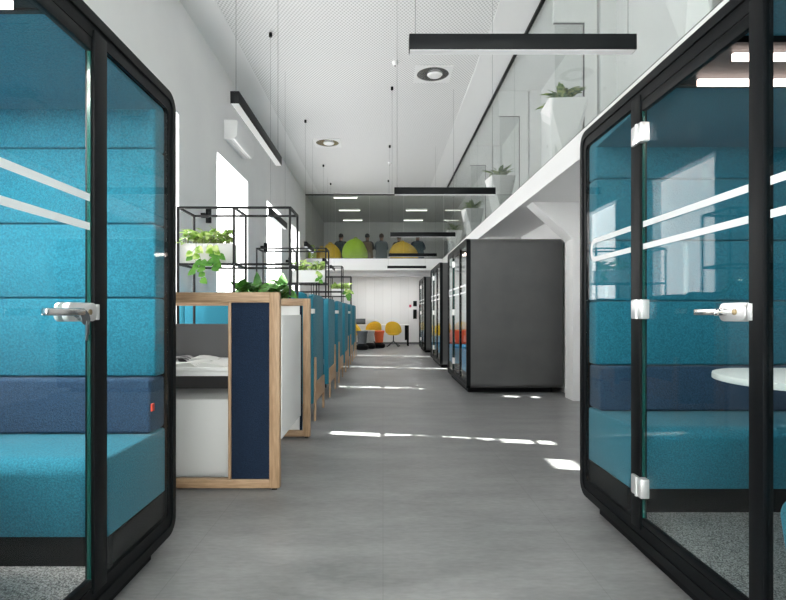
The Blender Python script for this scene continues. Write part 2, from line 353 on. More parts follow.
# ------------------------------------------------------------------ meeting booths
def make_pod(m, flip, loc, label, wall=TEAL, lumbar=NAVY, seatm=TEAL, stripes='all', detail=True, led=5, lev=(.10, .11, .135)):
    """local x runs from the glass front into the booth (times m), local y 0..2.2"""
    X = lambda v: m*v
    D, W, H = 1.375, 2.2, 2.23
    F = (lambda y: W-y) if flip else (lambda y: y)
    t = thing('meeting_booth', label, 'meeting booth', loc)
    # shell
    s = MB(); o = rrect(0.004, W-.004, .074, H-.004, .079); i = rrect(.05, W-.05, .12, H-.05, .07)
    s.ring(o, i, X(.045), X(D)); s.prism(rrect(.03, W-.03, .1, H-.03, .1), 'x', X(D-.03), X(D-.002))
    s.build('shell', SHELL, t)
    f = MB(); f.ring(rrect(0, W, .07, H, .082), rrect(.036, W-.036, .112, H-.04, .05), X(0), X(.06))
    f.ring(rrect(.036, W-.036, .112, H-.04, .05), rrect(.07, W-.07, .165, H-.09, .03), X(.008), X(.05))
    f.build('front_frame', BLACK, t)
    MB().box(X(.05), X(1.28), .17, W-.17, 0, .085).build('plinth', DARKP, t)
    fi = MB(); fi.box(X(.052), X(D-.03), .055, W-.055, .122, .155); fi.build('carpet', CARPET, t)
    for a, b in ((.67, .735), (1.462, 1.55)):
        MB().box(X(.001), X(.036), a, b, .14, H-.06, .003).build('jamb', BLACK, t)
    jl = (.67, .735, 1.462, 1.55); door_lo, door_hi = jl[1], jl[2]
    z0, z1 = .165, H-.09
    def stripe(par, a, b, enda=False, endb=False):
        g = MB()
        for lo, hi in ((1.447, 1.473), (1.550, 1.577)): g.box(X(.0100), X(.0112), a, b, lo, hi)
        for e, sg in ((enda, -1), (endb, 1)):
            if not e: continue
            y = a if sg < 0 else b
            R0, R1 = .065, .039; zc = 1.512
            out = [(y+sg*R0*.8*math.sin(PI*k/12), zc+R0*math.cos(PI*k/12)) for k in range(13)]
            inn = [(y+sg*R1*.7*math.sin(PI*k/12), zc+R1*math.cos(PI*k/12)) for k in range(13)]
            g.prism(out+inn[::-1], 'x', X(.0100), X(.0112))
        g.build('stripe', DECAL, par, smooth=False)
    for (a, b) in ((.07, jl[0]), (jl[3], W-.07)):
        gp = MB().box(X(.012), X(.022), a+.002, b-.002, z0, z1).build('glass_panel', GLASS, t, smooth=False)
        far = a > 1
        if stripes == 'all': stripe(gp, a+(.02 if far else .12), b-(.12 if far else .02), not far, far)
        elif stripes == 'near' and not far: stripe(gp, .22, b-.02, True)
    dr = MB().box(X(.012), X(.022), door_lo+.006, door_hi-.006, z0+.004, z1-.004).build('door', GLASS, t, smooth=False)
    MB().box(X(.007), X(.03), door_lo+.006, door_hi-.006, z1-.05, z1-.004, .002).build('rail', BLACK, dr)
    MB().box(X(.007), X(.03), door_lo+.006, door_hi-.006, z0+.004, z0+.035, .002).build('rail', BLACK, dr)
    edge = MB()
    for y in (door_lo+.004, door_hi-.009): edge.box(X(.011), X(.023), y, y+.005, z0, z1)
    edge.build('glass_edge', mat('glass_edge', (.01, .07, .06), .2), dr, smooth=False)
    if stripes: stripe(dr, door_lo+.014, door_hi-.014)
    # hinges on one side, handle on the other
    hy = door_hi if not flip else door_lo
    ly = door_lo if not flip else door_hi
    sg = -1 if not flip else 1       # direction from hinge jamb into the door
    for hz in (.345, 1.17, 1.985):
        if detail:
            h = MB(); h.box(X(-.016), X(.026), hy+sg*.045, hy+sg*.003, hz-.045, hz+.045, .006).box(X(-.016), X(.002), hy-sg*.002, hy-sg*.055, hz-.045, hz+.045, .006)
            h.tube([(X(-.014), hy, hz-.045), (X(-.014), hy, hz+.045)], .008)
        else: h = MB().box(X(-.010), X(.026), hy-.04, hy+.04, hz-.05, hz+.05)
        h.build('hinge', ALU, dr)
    sh = -sg                          # direction from the handle jamb into the door is opposite
    s2 = 1 if not flip else -1
    hz = 1.155
    hd = MB(); ya, yb = ly+s2*.002, ly+s2*lev[2]
    if detail:
        hd.prism([(p[0], p[1]) for p in rrect(min(ya, yb), max(ya, yb), hz-.032, hz+.032, .024)], 'x', X(-.010), X(.011), .003)
        hd.prism([(p[0], p[1]) for p in rrect(min(ya, yb), max(ya, yb), hz-.032, hz+.032, .024)], 'x', X(.024), X(.038), .003)
        ho = hd.build('lock_plate', ALU, dr)
        lv = MB(); yl = ly+s2*lev[0]
        lv.tube([(X(-.01), yl, hz), (X(-.045), yl, hz)], .013, 12)
        lv.box(X(-.056), X(-.036), yl-s2*.012, yl+s2*lev[1], hz-.0115, hz+.0115, .005)
        lv.build('lever', CHROME, dr)
        MB().lathe([(0.001, 0), (.010, 0), (.010, .004), (.001, .004)], n=14, M=Matrix.Translation((X(-.010), ly+s2*.05, hz)) @ Matrix.Rotation(R(-90*m), 4, 'Y')).build('keyhole', mat('brass', (.35, .27, .15), .3, .9), dr)
        MB().box(X(-.006), X(.0005), ly-s2*.004, ly-s2*.022, hz-.028, hz+.028, .002).build('strike_plate', ALU, t)
        if flip:   # the left booth has a bunch of keys in its lock
            k = MB(); k.tube([(X(-.012), yl-s2*.012, hz-.0), (X(-.035), yl-s2*.015, hz-.02)], .009, 10)
            k.lathe([(.001, -.003), (.026, -.003), (.028, 0), (.026, .003), (.001, .003)], n=18, M=Matrix.Translation((X(-.05), yl-s2*.015, hz-.018)) @ Matrix.Rotation(R(78), 4, 'Y'))
            k.box(X(-.056), X(-.052), yl-s2*.025, yl-s2*.012, hz-.095, hz-.035, .001)
            k.box(X(-.064), X(-.060), yl-s2*.018, yl-s2*.002, hz-.075, hz-.03, .001)
            k.build('key', DARKMET, dr)
    # padded end walls with horizontal bands
    bands = [(.58, .853), (.853, 1.222), (1.222, 1.57), (1.57, 1.925), (1.925, 2.118)]
    for side in (0, 1):
        G = (lambda y: W-y) if side else (lambda y: y)
        p = MB()
        for a, b in bands[1:]: p.box(X(.03), X(D-.1), G(.052), G(.17), a+.0015, b-.0015, .012, 3)
        p.build('padded_wall', wall, t)
        lc = MB().box(X(.032), X(D-.102), G(.054), G(.225), .598, .851, .018, 4).build('lumbar_cushion', lumbar, t)
        if flip: MB().box(X(.024), X(.0318), G(.19), G(.214), .70, .735).build('tag', RED, lc, smooth=False)
        sp = [(.055, .282), (.585, .282)] + [(.575+.065*math.cos(R(a)), .53+.065*math.sin(R(a))) for a in (0, 15, 30, 45, 60, 75, 90)] + [(.055, .595)]
        MB().prism([(G(a), b) for a, b in sp], 'x', X(.027), X(D-.102), .012, 3).build('seat', seatm, t)
        MB().box(X(.027), X(D-.1), G(.055), G(.56), .156, .281).build('seat_base', DARKP, t)
        MB().prism([(G(.055), 2.098), (G(.905), 2.150), (G(.905), 2.176), (G(.055), 2.176)], 'x', X(.03), X(D-.1), .008).build('ceiling_pad', wall, t)
    bk = MB()
    for a, b in bands: bk.box(X(D-.1), X(D-.035), .055, W-.055, a+.0015, b-.0015, .012, 3)
    bk.box(X(D-.09), X(D-.035), .055, W-.055, .16, .58)
    bk.build('back_padding', wall, t)
    cp = MB().box(X(.03), X(D-.1), .93, 1.27, 2.135, 2.17).box(X(.03), X(D-.1), .908, .93, 2.128, 2.17).box(X(.03), X(D-.1), 1.27, 1.292, 2.128, 2.17).build('ceiling_panel', BLACK, t, smooth=False)
    for y in (1.005, 1.225):
        if led:
            l = bpy.data.lights.new('led_light', 'AREA'); l.shape = 'RECTANGLE'; l.size = D-.34; l.size_y = .010; l.energy = led; l.color = (1, .93, .88)
            lo_ = bpy.data.objects.new('led_light', l); COL.objects.link(lo_); lo_.location = (X(.13+(D-.33)/2), y, 2.1065); lo_.parent = t
        MB().box(X(.13), X(D-.2), y-.006, y+.006, 2.108, 2.134).build('led_strip', LED, cp, smooth=False)
    pts = [(X(.19+.29-.29*math.cos(a)) if True else 0, 1.1+.33*math.sin(a)) for a in [R(-90+180*k/16) for k in range(17)]]
    pts = [(X(.46-.28*math.cos(R(-90+180*k/16))), 1.1+.34*math.sin(R(-90+180*k/16))) for k in range(17)] + [(X(D-.1), 1.44), (X(D-.1), .76)]
    tb = MB().prism(pts, 'z', .872, .900, .006).build('table', LAMINW, t)
    MB().tube([(X(.85), 1.1, .156), (X(.85), 1.1, .872)], .03, 12).lathe([(.001, 0), (.2, 0), (.2, .012), (.03, .02), (.001, .02)], (X(.85), 1.1, .156)).build('table_leg', BLACK, tb)
    return t

make_pod(-1, True, (-1.035, .42, 0), 'teal upholstered glass-fronted meeting booth on the left with keys hanging from its door lock', stripes='near', led=13, lev=(.165, .19, .178))
make_pod(1, False, (1.195, .98, 0), 'large teal upholstered glass-fronted meeting booth in the right foreground with three silver hinges', led=1.6)
PALE = noisy('pale_felt', (.42, .43, .44), (.52, .53, .54), 200, .9, .2)
REDF = noisy('red_felt', (.55, .06, .03), (.68, .10, .05), 200, .9, .2)
BLUF = noisy('blue_felt', (.05, .22, .42), (.08, .30, .52), 200, .9, .2)
p2 = make_pod(1, False, (1.195, 7.5, 0), 'dark grey meeting booth with red cushions standing nearest behind the right foreground booth', wall=PALE, lumbar=REDF, seatm=BLUF, detail=False)
p3 = make_pod(1, False, (1.195, 11.0, 0), 'dark grey glass-fronted booth standing second in the far right row', wall=PALE, lumbar=YEL, seatm=BLUF, detail=False)
p4 = make_pod(1, False, (1.195, 15.25, 0), 'last and smallest dark grey glass-fronted booth at the far end of the right row', wall=PALE, lumbar=YEL, seatm=BLUF, detail=False)
for p in (p2, p3, p4): p['group'] = 'dark grey booths along the right wall'

# ------------------------------------------------------------------ workstation with oak frames
ws = thing('workstation', 'white desk bay framed by oak end rings with a dark navy felt screen', 'desk', (-2.05, 3.41, 0))
L = 1.376   # local right edge
def oak_ring(y, name='oak_frame'):
    x0 = 0
    for a, fx in ((L-.066, L-.05), (x0, .03)):
        q = MB().box(a, a+.066, y, y+.055, .012, 1.288, .002).build('stile', OAK, ws)
        MB().box(fx, fx+.03, y+.01, y+.045, 0, .0125).build('foot', DARKP, q)
    for a, b in ((1.222, 1.288), (.012, .068)): MB().box(x0+.066, L-.066, y+.0005, y+.0545, a, b, .002).build('rail', OAKH, ws)
oak_ring(0); oak_ring(1.43)
MB().box(L-.315, L-.068, .008, .046, .07, 1.221, .003).build('felt_screen', NAVYD, ws)
MB().box(L-.335, L-.317, .004, .05, .07, 1.221, .001).build('divider', OAK, ws)
MB().box(L-.012, L+.004, .057, .86, .32, 1.14, .002).build('side_panel', LAMINW, ws)
MB().box(L-.096, L-.080, 1.436, 1.48, .07, 1.221, .002).build('screen_edge', NAVYD, ws)
MB().box(L-.40, L-.097, 1.45, 1.47, .07, 1.221, .002).build('back_panel', LAMINW, ws)
MB().box(.02, L-.34, .06, 1.40, .765, .792, .003).box(.03, L-.345, .065, .08, .735, .764).build('desktop', LAMINW, ws)
MB().box(.02, L-.34, .86, .885, .55, 1.065, .003).box(.02, L-.34, .84, .86, .30, .72).build('desk_screen', GREYP, ws)
MB().box(L-.345, L-.322, .06, 1.425, .70, .764, .002).build('desk_beam', OAKH, ws)
ped = MB().box(.02, L-.345, .20, .72, .02, .560, .012).build('pedestal', LAMINW, ws)
MB().box(.06, .085, .19, .202, .07, .54, .002).build('grip', GREYP, ped)
# papers on the desk
PAPER = mat('paper', (.72, .72, .70), .6); INK = noisy('print', (.02, .02, .022), (.6, .6, .6), 16, .4, lo=.45, hi=.52)
for k, (x, y, r, m_, lb) in enumerate(((-1.70, 3.62, 5, INK, 'dark printed magazine lying open at the left front of the white desk'), (-1.24, 3.64, -6, PAPER, 'white magazine lying open at the right front of the white desk'), (-1.47, 4.02, 8, INK, 'magazine with a dark cover lying behind the two open ones on the desk'))):
    t = thing('magazine', lb, 'magazine', (x, y, .7925), R(r), 'magazines on the white desk')
    for sgn in (-1, 1):
        b = MB(); n = 6
        top = [(sgn*.20*i/n, .006+.022*math.sin(PI*(i/n)**.6)) for i in range(n+1)]
        b.prism(top + [(sgn*.20, 0), (0, 0)], 'y', -.14, .14); b.build('page', m_ if sgn < 0 else PAPER, t)

# ------------------------------------------------------------------ high-back benches
def make_bench():
    """origin at corridor-side corner, back at y=0 facing +y, extends to -x"""
    t = thing('high_back_bench', '', 'bench'); Wd, D = 1.43, .93
    def panel(x0, x1):
        pts = [(.0, .19), (D, .19)] + [(D-.09+.09*math.cos(R(a)), 1.27+.09*math.sin(R(a))) for a in (0, 22, 45, 67, 90)] + [(.09-.09*math.cos(R(a)), 1.27+.09*math.sin(R(a))) for a in (90, 67, 45, 22, 0)]
        return MB().prism(pts, 'x', x0, x1, .012, 2)
    for x in (0, -Wd+.06): panel(x-.06, x).build('side_panel', TEALD, t)
    b = [(-.06, .19), (-Wd+.06, .19)] + [(-Wd+.13-.07*math.cos(R(a)), 1.31+.07*math.sin(R(a))) for a in (0, 45, 90)] + [(-.13+.07*math.cos(R(a)), 1.31+.07*math.sin(R(a))) for a in (90, 45, 0)]
    MB().prism(b, 'y', .0, .09, .012, 2).build('backrest', TEAL, t)
    MB().box(-.06, -Wd+.06, .09, D-.06, .26, .46, .04, 4).build('seat', TEAL, t)
    for x in (.0, -Wd-.022):
        lg = MB()
        pts = [(.035, 0), (.085, 0), (.115, .20), (.80, .20), (.83, 0), (.88, 0), (.90, .30), (.88, .40), (.14, .40), (.10, .68), (.065, .68), (.05, .40)]
        lg.prism(pts, 'x', x, x+.022, .003); lg.build('leg', OAK, t)
    MB().box(.0, .006, .03, .10, 1.15, 1.20, .002).box(-.05, .004, -.006, 0, 1.15, 1.20, .002).build('label', PAPER, t)
    return t
bn = make_bench(); bn['group'] = 'teal high-back benches along the left wall'
spots = [(5.56, 0, 'teal high-back bench with oak legs directly behind the oak-framed desk'),
         (8.05, 1, 'second teal high-back bench from the desk, backing onto the second black rack'),
         (8.62, 0, 'third teal high-back bench from the desk, just past the second black rack'),
         (11.12, 1, 'fourth teal high-back bench from the desk, half hidden along the aisle'),
         (11.72, 0, 'fifth teal high-back bench from the desk, second to last of the row'),
         (14.22, 1, 'farthest teal high-back bench, last in the row before the stools')]
for i, (y, fl, lb) in enumerate(spots):
    loc = (-.74, y, 0) if not fl else (-.74-1.43, y, 0)
    if i == 0: bn.location = loc; bn['label'] = lb
    else: dup(bn, loc, lb, rz=PI if fl else 0)

# ------------------------------------------------------------------ black wire racks
def make_rack():
    t = thing('wire_rack', '', 'rack'); r = .0105
    xs = (-1.07, -.535, 0); H = 2.17; D = .43
    for x in xs:
        for y in (0, D): MB().box(x-r, x+r, y-r, y+r, 0, H, .002).build('post', RACKM, t)
    for z in (H-.01, 1.62, 1.02, .12):
        b = MB()
        for y in (0, D):
            for a, c in zip(xs, xs[1:]): b.box(a+r, c-r, y-r, y+r, z-r, z+r)
        for x in xs: b.box(x-r, x+r, r, D-r, z-r, z+r)
        b.build('shelf_frame', RACKM, t)
    MB().box(-.52, -.012, .012, .22, 1.03, 1.036).build('shelf', RACKM, t)
    return t
rk = make_rack(); rk['group'] = 'black wire racks dividing the benches'
rl = ['largest black wire rack, behind the oak-framed desk, trailing plant at its left', 'black wire rack between the second and third teal benches with a planter at its right',
      'third black wire rack along the row, without a planter in its upper cells', 'farthest and smallest black wire rack with a trailing plant at its right']
for i, y in enumerate((5.0, 8.12, 11.2, 14.3)):
    if i == 0: rk.location = (-.887, y, 0); rk['label'] = rl[0]
    else: dup(rk, (-.887, y, 0), rl[i])

# ------------------------------------------------------------------ planters and plants
LEAFA = noisy('pothos_leaf', (.20, .42, .03), (.62, .75, .28), 18, .4, lo=.4, hi=.6)
LEAFB = noisy('deep_green_leaf', (.03, .16, .015), (.12, .32, .05), 14, .45)
LEAFC = noisy('variegated_leaf', (.05, .16, .03), (.38, .48, .16), 22, .4, lo=.42, hi=.6)
LEAFD = noisy('hanging_leaf', (.05, .22, .02), (.16, .40, .05), 10, .4)
STEM = mat('stem', (.22, .26, .08), .6); SOIL = noisy('soil', (.02, .013, .008), (.06, .04, .025), 60, 1)
def trailing(loc, Lx, n, trails, seed, mleaf, label, planter_label, h=.19, size=.075, D=.15, zmax=.14):
    rg = random.Random(seed)
    t = thing('planter_box', planter_label, 'planter', loc, group='rack planter boxes')
    b = MB(); b.ring([(0, 0), (Lx, 0), (Lx, D), (0, D)], [(.012, .012), (Lx-.012, .012), (Lx-.012, D-.012), (.012, D-.012)], 0, h, 'z').box(.006, Lx-.006, .006, D-.006, 0.0005, .02); b.build('box', LAMINW, t, smooth=False)
    MB().box(.012, Lx-.012, .012, D-.012, .02, h-.02).build('soil', SOIL, t, smooth=False)
    p = thing('trailing_plant', label, 'plant', (loc[0], loc[1], loc[2]+h-.02), group='plants in the racks')
    f = MB(); st = MB(); tl = MB()
    for k in range(n):
        x = rg.uniform(.02, Lx-.02); y = rg.uniform(.01, D-.03); z = rg.uniform(.03, zmax)
        d = (rg.uniform(-1, 1), rg.uniform(-1.2, .5), rg.uniform(-.2, .9))
        st.tube([(x, y, 0), (x+.01, y-.01, z)], .002, 4)
        f.leaf((x, y, z), d, (rg.uniform(-.3, .3), -.5, 1), rg.uniform(.8, 1.3)*size, rg.uniform(.8, 1.1)*size*.8)
    for (x, ln) in trails:
        pts = [(x, .03, .04), (x, -.03, .06)] + [(x+.03*math.sin(k*1.3+x*9), -.045, .02-ln*k/6) for k in range(1, 7)]
        st.tube(pts, .0022, 4)
        for k in range(1, 7):
            q = pts[k+1]; (f if k < 3 else tl).leaf(q, (rg.choice((-1, 1))*.8, -.35, -.6), (0, -1, .3), size*rg.uniform(.9, 1.4), size*rg.uniform(.8, 1.1), .1)
    f.build('foliage', mleaf, p); st.build('stems', STEM, p)
    if trails: tl.build('hanging_leaves', LEAFD, p)
trailing((-1.945, 5.02, 1.632), .505, 130, [(.16, .26), (.23, .34), (.30, .18), (.36, .22)], 3, LEAFA, 'bright green trailing plant spilling from the left of the nearest black rack', 'pale planter box in the upper left of the nearest black rack')
trailing((-1.415, 8.14, 1.632), .515, 95, [(.45, .16)], 4, LEAFA, 'light green leafy plant in the second black rack', 'pale planter box in the upper right of the second black rack')
trailing((-1.415, 14.32, 1.632), .515, 100, [(.50, .2), (.4, .1), (.46, .26)], 5, LEAFA, 'trailing plant hanging from the farthest black rack', 'pale planter box in the farthest black rack', size=.10)
trailing((-1.415, 5.02, 1.037), .50, 150, [], 6, LEAFB, 'dark green bushy plant just above the oak frame of the desk', 'low planter box half hidden behind the oak-framed desk', h=.17, size=.13, zmax=.22)

def tall_planter(loc, label, plabel, seed, n=26):
    rg = random.Random(seed)
    t = thing('tall_planter', label, 'planter', loc, R(rg.uniform(-6, 6)), group='faceted planters along the gallery')
    b = bmesh.new(); hb, ht, H = .125, .235, .71
    lo = [b.verts.new((hb*math.cos(R(90*k)), hb*math.sin(R(90*k)), 0)) for k in range(4)]
    tp = [b.verts.new((ht*1.3*math.cos(R(45+90*k)), ht*1.3*math.sin(R(45+90*k)), H)) for k in range(4)]
    for k in range(4):
        b.faces.new((lo[k], tp[k], tp[(k-1) % 4])); b.faces.new((lo[k], lo[(k+1) % 4], tp[k]))
    ti = [b.verts.new((v.co.x*.93, v.co.y*.93, H)) for v in tp]; tz = [b.verts.new((v.co.x*.93, v.co.y*.93, H-.06)) for v in tp]
    for k in range(4):
        j = (k+1) % 4; b.faces.new((tp[k], tp[j], ti[j], ti[k])); b.faces.new((ti[k], ti[j], tz[j], tz[k]))
    b.faces.new(lo[::-1]); bmesh.ops.recalc_face_normals(b, faces=b.faces)
    m = MB(); m._merge(b); m.build('pot', WHITE, t, smooth=False)
    MB().prism([(v[0]*.9, v[1]*.9) for v in [(ht*1.3*math.cos(R(45+90*k)), ht*1.3*math.sin(R(45+90*k))) for k in range(4)]], 'z', H-.09, H-.055).build('soil', SOIL, t, smooth=False)
    p = thing('potted_plant', plabel, 'plant', (loc[0], loc[1], loc[2]+H-.055), group='plants in the gallery planters')
    f = MB(); st = MB()
    for k in range(n):
        a = rg.uniform(0, 2*PI); r = rg.uniform(.0, .12); s = rg.uniform(.25, 1.0)
        x, y = r*math.cos(a), r*math.sin(a); z = rg.uniform(.04, .16)
        st.tube([(x*.5, y*.5, 0), (x, y, z)], .005, 5)
        f.leaf((x, y, z), (math.cos(a)*s, math.sin(a)*s, rg.uniform(.3, 1.0)), (0, 0, 1), rg.uniform(.16, .24), rg.uniform(.07, .10), .45)
    f.build('foliage', LEAFC, p); st.build('stems', STEM, p)
for k, (y, a) in enumerate(((3.45, 'tall white planter on the gallery nearest the camera, cut off at top'), (6.1, 'largest fully visible white faceted planter on the gallery'), (9.4, 'second white faceted planter along the gallery, past the largest one'), (12.3, 'third white faceted planter along the gallery'), (15.5, 'farthest small white planter at the end of the gallery'))):
    tall_planter((2.10, y, MZ), a, ['leafy plant in the planter at the upper right corner of the gallery', 'broad-leaved variegated plant in the largest gallery planter', 'variegated plant in the second gallery planter', 'green plant in the third gallery planter', 'small green plant in the farthest gallery planter'][k], 20+k)

# ------------------------------------------------------------------ pendant lamps
def make_lamp(Lx, label, loc, rz=0, top=CH, group='black linear pendant lamps', hw=.027, hh=.078, both=False):
    t = thing('pendant_lamp', label, 'lamp', loc, rz, group)
    b = MB().box(0, Lx, -hw, hw, .004, hh, .002); b.build('housing', BLACK, t)
    MB().box(.004, Lx-.004, -hw+.004, hw-.004, .0025, .0045).build('diffuser', DIFF, t, smooth=False)
    for x in (.03, Lx-.03):
        c = MB().tube([(x, 0, hh), (x, 0, top-loc[2]-.03)], .0016, 5); c.build('cable', GREYP, t)
        if x < .1 or both: MB().lathe([(.001, 0), (.022, 0), (.022, .05), (.001, .05)], (x, 0, top-loc[2]-.05), 14).build('canopy', BLACK, t)
    return t
for y, l, lb in ((2.5, 1.075, 'widest black linear pendant lamp across the top of the corridor, nearest'), (5.58, 1.075, 'second black crosswise pendant lamp from the front, above the corridor'), (8.65, 1.075, 'third black crosswise pendant lamp from the front'), (11.66, 1.075, 'fourth black crosswise pendant lamp, in front of the yellow bean bag'), (14.7, 1.09, 'fifth black crosswise pendant lamp, over the white gallery edge')):
    make_lamp(l, lb, (.12 if y > 3 else .124, y, 2.41 if y > 3 else 2.394))
make_lamp(1.075, 'farthest black crosswise pendant lamp, below the white end gallery', (.06, 17.6, 2.405), top=MZ-.36)
make_lamp(1.33, 'black linear pendant lamp running lengthwise at the upper left, nearest of its row', (-.892, 3.15, 2.41), R(90))
for y, lb in ((6.96, 'black lengthwise pendant lamp seen end-on above the nearest rack'), (10.1, 'black lengthwise pendant lamp seen end-on left of the far gallery'), (13.15, 'black lengthwise pendant lamp above the third bench pair'), (15.0, 'farthest black lengthwise pendant lamp above the racks')):
    make_lamp(1.1, lb, (-1.50, y, 2.44), R(90), hh=.10)
for k, y in enumerate((7.0, 10.4, 13.1)):
    t = thing('wall_spotlight', ['black wall spotlight beside the first bright window, above the nearest plant', 'black wall spotlight beside the second bright window', 'farthest black wall spotlight on the left wall'][k], 'lamp', (WL, y, 2.36), group='black wall spotlights')
    MB().box(0.0005, .06, -.03, .03, .07, .13, .004).build('bracket', BLACK, t)
    MB().tube([(.10, 0, .0), (.10, 0, .19)], .037, 16).build('housing', BLACK, t)
# pencil-like downlights recessed in the ceiling
for k, (x, y) in enumerate(((.78, 8.2), (-1.22, 11.5))):
    t = thing('downlight', ['round recessed downlight right of the corridor lamps, nearer and larger', 'round recessed downlight farther away on the left of the ceiling'][k], 'downlight', (x, y, CH), group='recessed ceiling downlights')
    c = [(.25*math.cos(2*PI*i/40), .25*math.sin(2*PI*i/40)) for i in range(40)]
    sq = []
    for px_, py_ in c:
        s_ = .29/max(abs(px_), abs(py_)); sq.append((px_*s_, py_*s_))
    MB().ring(sq, c, -.004, .008, 'z').build('trim', WHITE, t, smooth=False)
    b = bmesh.new(); prof = [(.25, .0), (.2, .01), (.12, .011), (.10, -.01), (.001, -.012)]
    MB().lathe([(.25, .004), (.24, .011), (.17, .0115), (.001, .0116)], n=40).build('reflector', mat('reflector', (.55, .55, .55), .15, .9), t)
    MB().lathe([(.001, -.03), (.10, -.026), (.12, -.005), (.001, .004)], (.03, 0, 0), 28).build('lens', mat('frosted', (.85, .85, .85), .3), t)
for k, (x, y) in enumerate(((.18, 7.8), (.17, 13.0))):
    t = thing('smoke_detector', ['small white smoke detector on the ceiling, nearer one', 'small white smoke detector on the ceiling, farther one'][k], 'smoke detector', (x, y, CH), group='ceiling smoke detectors')
    MB().lathe([(.001, -.05), (.03, -.048), (.045, -.02), (.05, .008), (.001, .01)], n=20).build('body', WHITE, t)
    MB().lathe([(.001, -.062), (.012, -.06), (.014, -.05), (.001, -.05)], n=12).build('sensor', GREYP, t)
# air conditioner
t = thing('air_conditioner', 'white wall-mounted air conditioner above the first bright window', 'air conditioner', (WL, 8.0, 3.82))
ac = [(.0005, 0), (.16, .0), (.20, .05), (.21, .27), (.18, .29), (.0005, .29)]
MB().prism(ac, 'y', 0, 1.05, .008).build('housing', mat('ac_white', (.78, .78, .78), .4), t)
for k in range(3): MB().box(.035+.04*k, .06+.04*k, .05, 1.0, -.004, .001).build('louvre', mat('louvre', (.55, .55, .55), .4) if k else WHITE, t)

# ------------------------------------------------------------------ end gallery : bean bags, chairs, people
def beanbag(loc, r, h, m, label, seed, peak=0, sq=0):
    rg = random.Random(seed); b = bmesh.new(); bmesh.ops.create_uvsphere(b, u_segments=32, v_segments=20, radius=1)
    ph = rg.uniform(0, 6)
    for v in b.verts:
        z = v.co.z; a = math.atan2(v.co.y, v.co.x)
        rr = math.sqrt(max(0, 1-z*z)); zz = (z+1)/2
        prof = min(1, .84+.9*zz)*max(0, 1-zz**2.6)**.55
        if sq: prof = min(1, (1-zz**6)) * min(1, .85+zz)
        if zz <= 0.02: prof *= .8
        wob = 1+.04*math.sin(3*a+ph+zz*4)+.03*math.sin(7*a+ph*2)
        v.co = Vector((math.cos(a)*prof*r*wob, math.sin(a)*prof*r*wob, zz*h))
        if peak and zz > .6: v.co.x += peak*(zz-.6)*r
    m_ = MB(); m_._merge(b)
    t = thing('bean_bag', label, 'bean bag', loc, group='bean bags behind the gallery glass')
    m_.build('cushion', m, t)
    MB().tube([(peak*.4*r-.07, 0, h*.93), (peak*.4*r-.04, -.01, h*1.03), (peak*.4*r+.04, -.01, h*1.03), (peak*.4*r+.07, 0, h*.93)], .016, 8).build('handle', m, t)
    return t
beanbag((-.93, 17.0, MZ), .42, .72, LIME, 'large lime green bean bag in the middle of the far gallery', 1, .25)
beanbag((-1.67, 17.0, MZ), .31, .56, YEL, 'orange yellow bean bag left of the large green one', 2, -.3)
beanbag((-2.05, 17.5, MZ), .22, .5, YEL, 'small orange bean bag at the left between lime pouffe and yellow bag', 6)
beanbag((.66, 17.05, MZ), .47, .62, YEL, 'wide bright yellow bean bag behind the hanging lamps of the far gallery', 4, -.2)
beanbag((-2.28+.02, 16.75, MZ), .13, .44, LIME, 'bright lime pouffe against the left wall of the far gallery', 5, 0, 1)
BROWN = noisy('brown_fabric', (.20, .13, .07), (.26, .18, .10), 40, .9); SLATE = noisy('slate_fabric', (.07, .11, .13), (.10, .15, .17), 40, .9)
def lounge(loc, m, label, cw=.42):
    t = thing('lounge_chair', label, 'chair', loc, group='chairs in the gallery room')
    MB().prism([(-cw*.5, .35), (cw*.5, .35), (cw*.42, .9), (cw*.3, .98), (-cw*.3, .98), (-cw*.42, .9)], 'y', -.05, .04, .02, 3).build('backrest', m, t)
    MB().box(-cw*.5, cw*.5, .045, .5, .32, .39, .03, 3).build('seat', m, t)
    for x in (-1, 1):
        for y in (.06, .44): MB().tube([(x*cw*.42, y, .33), (x*cw*.5, y, 0)], .014, 8).build('leg', BLACK, t)
cl = [(-.60, 19.7, BROWN, 'brown lounge chair behind the far gallery glass, right of the green bean bag'), (-.06, 19.7, SLATE, 'slate blue chair with a person, behind the gallery glass in the middle'),
      (-1.6, 19.7, SLATE, 'dark chair behind the orange bean bag in the gallery room'), (.62, 19.9, SLATE, 'dark chair behind the wide yellow bean bag, left one'), (1.32, 19.7, SLATE, 'dark chair right of the wide yellow bean bag')]
for x, y, m_, lb in cl: lounge((x, y, MZ), m_, lb, .46)

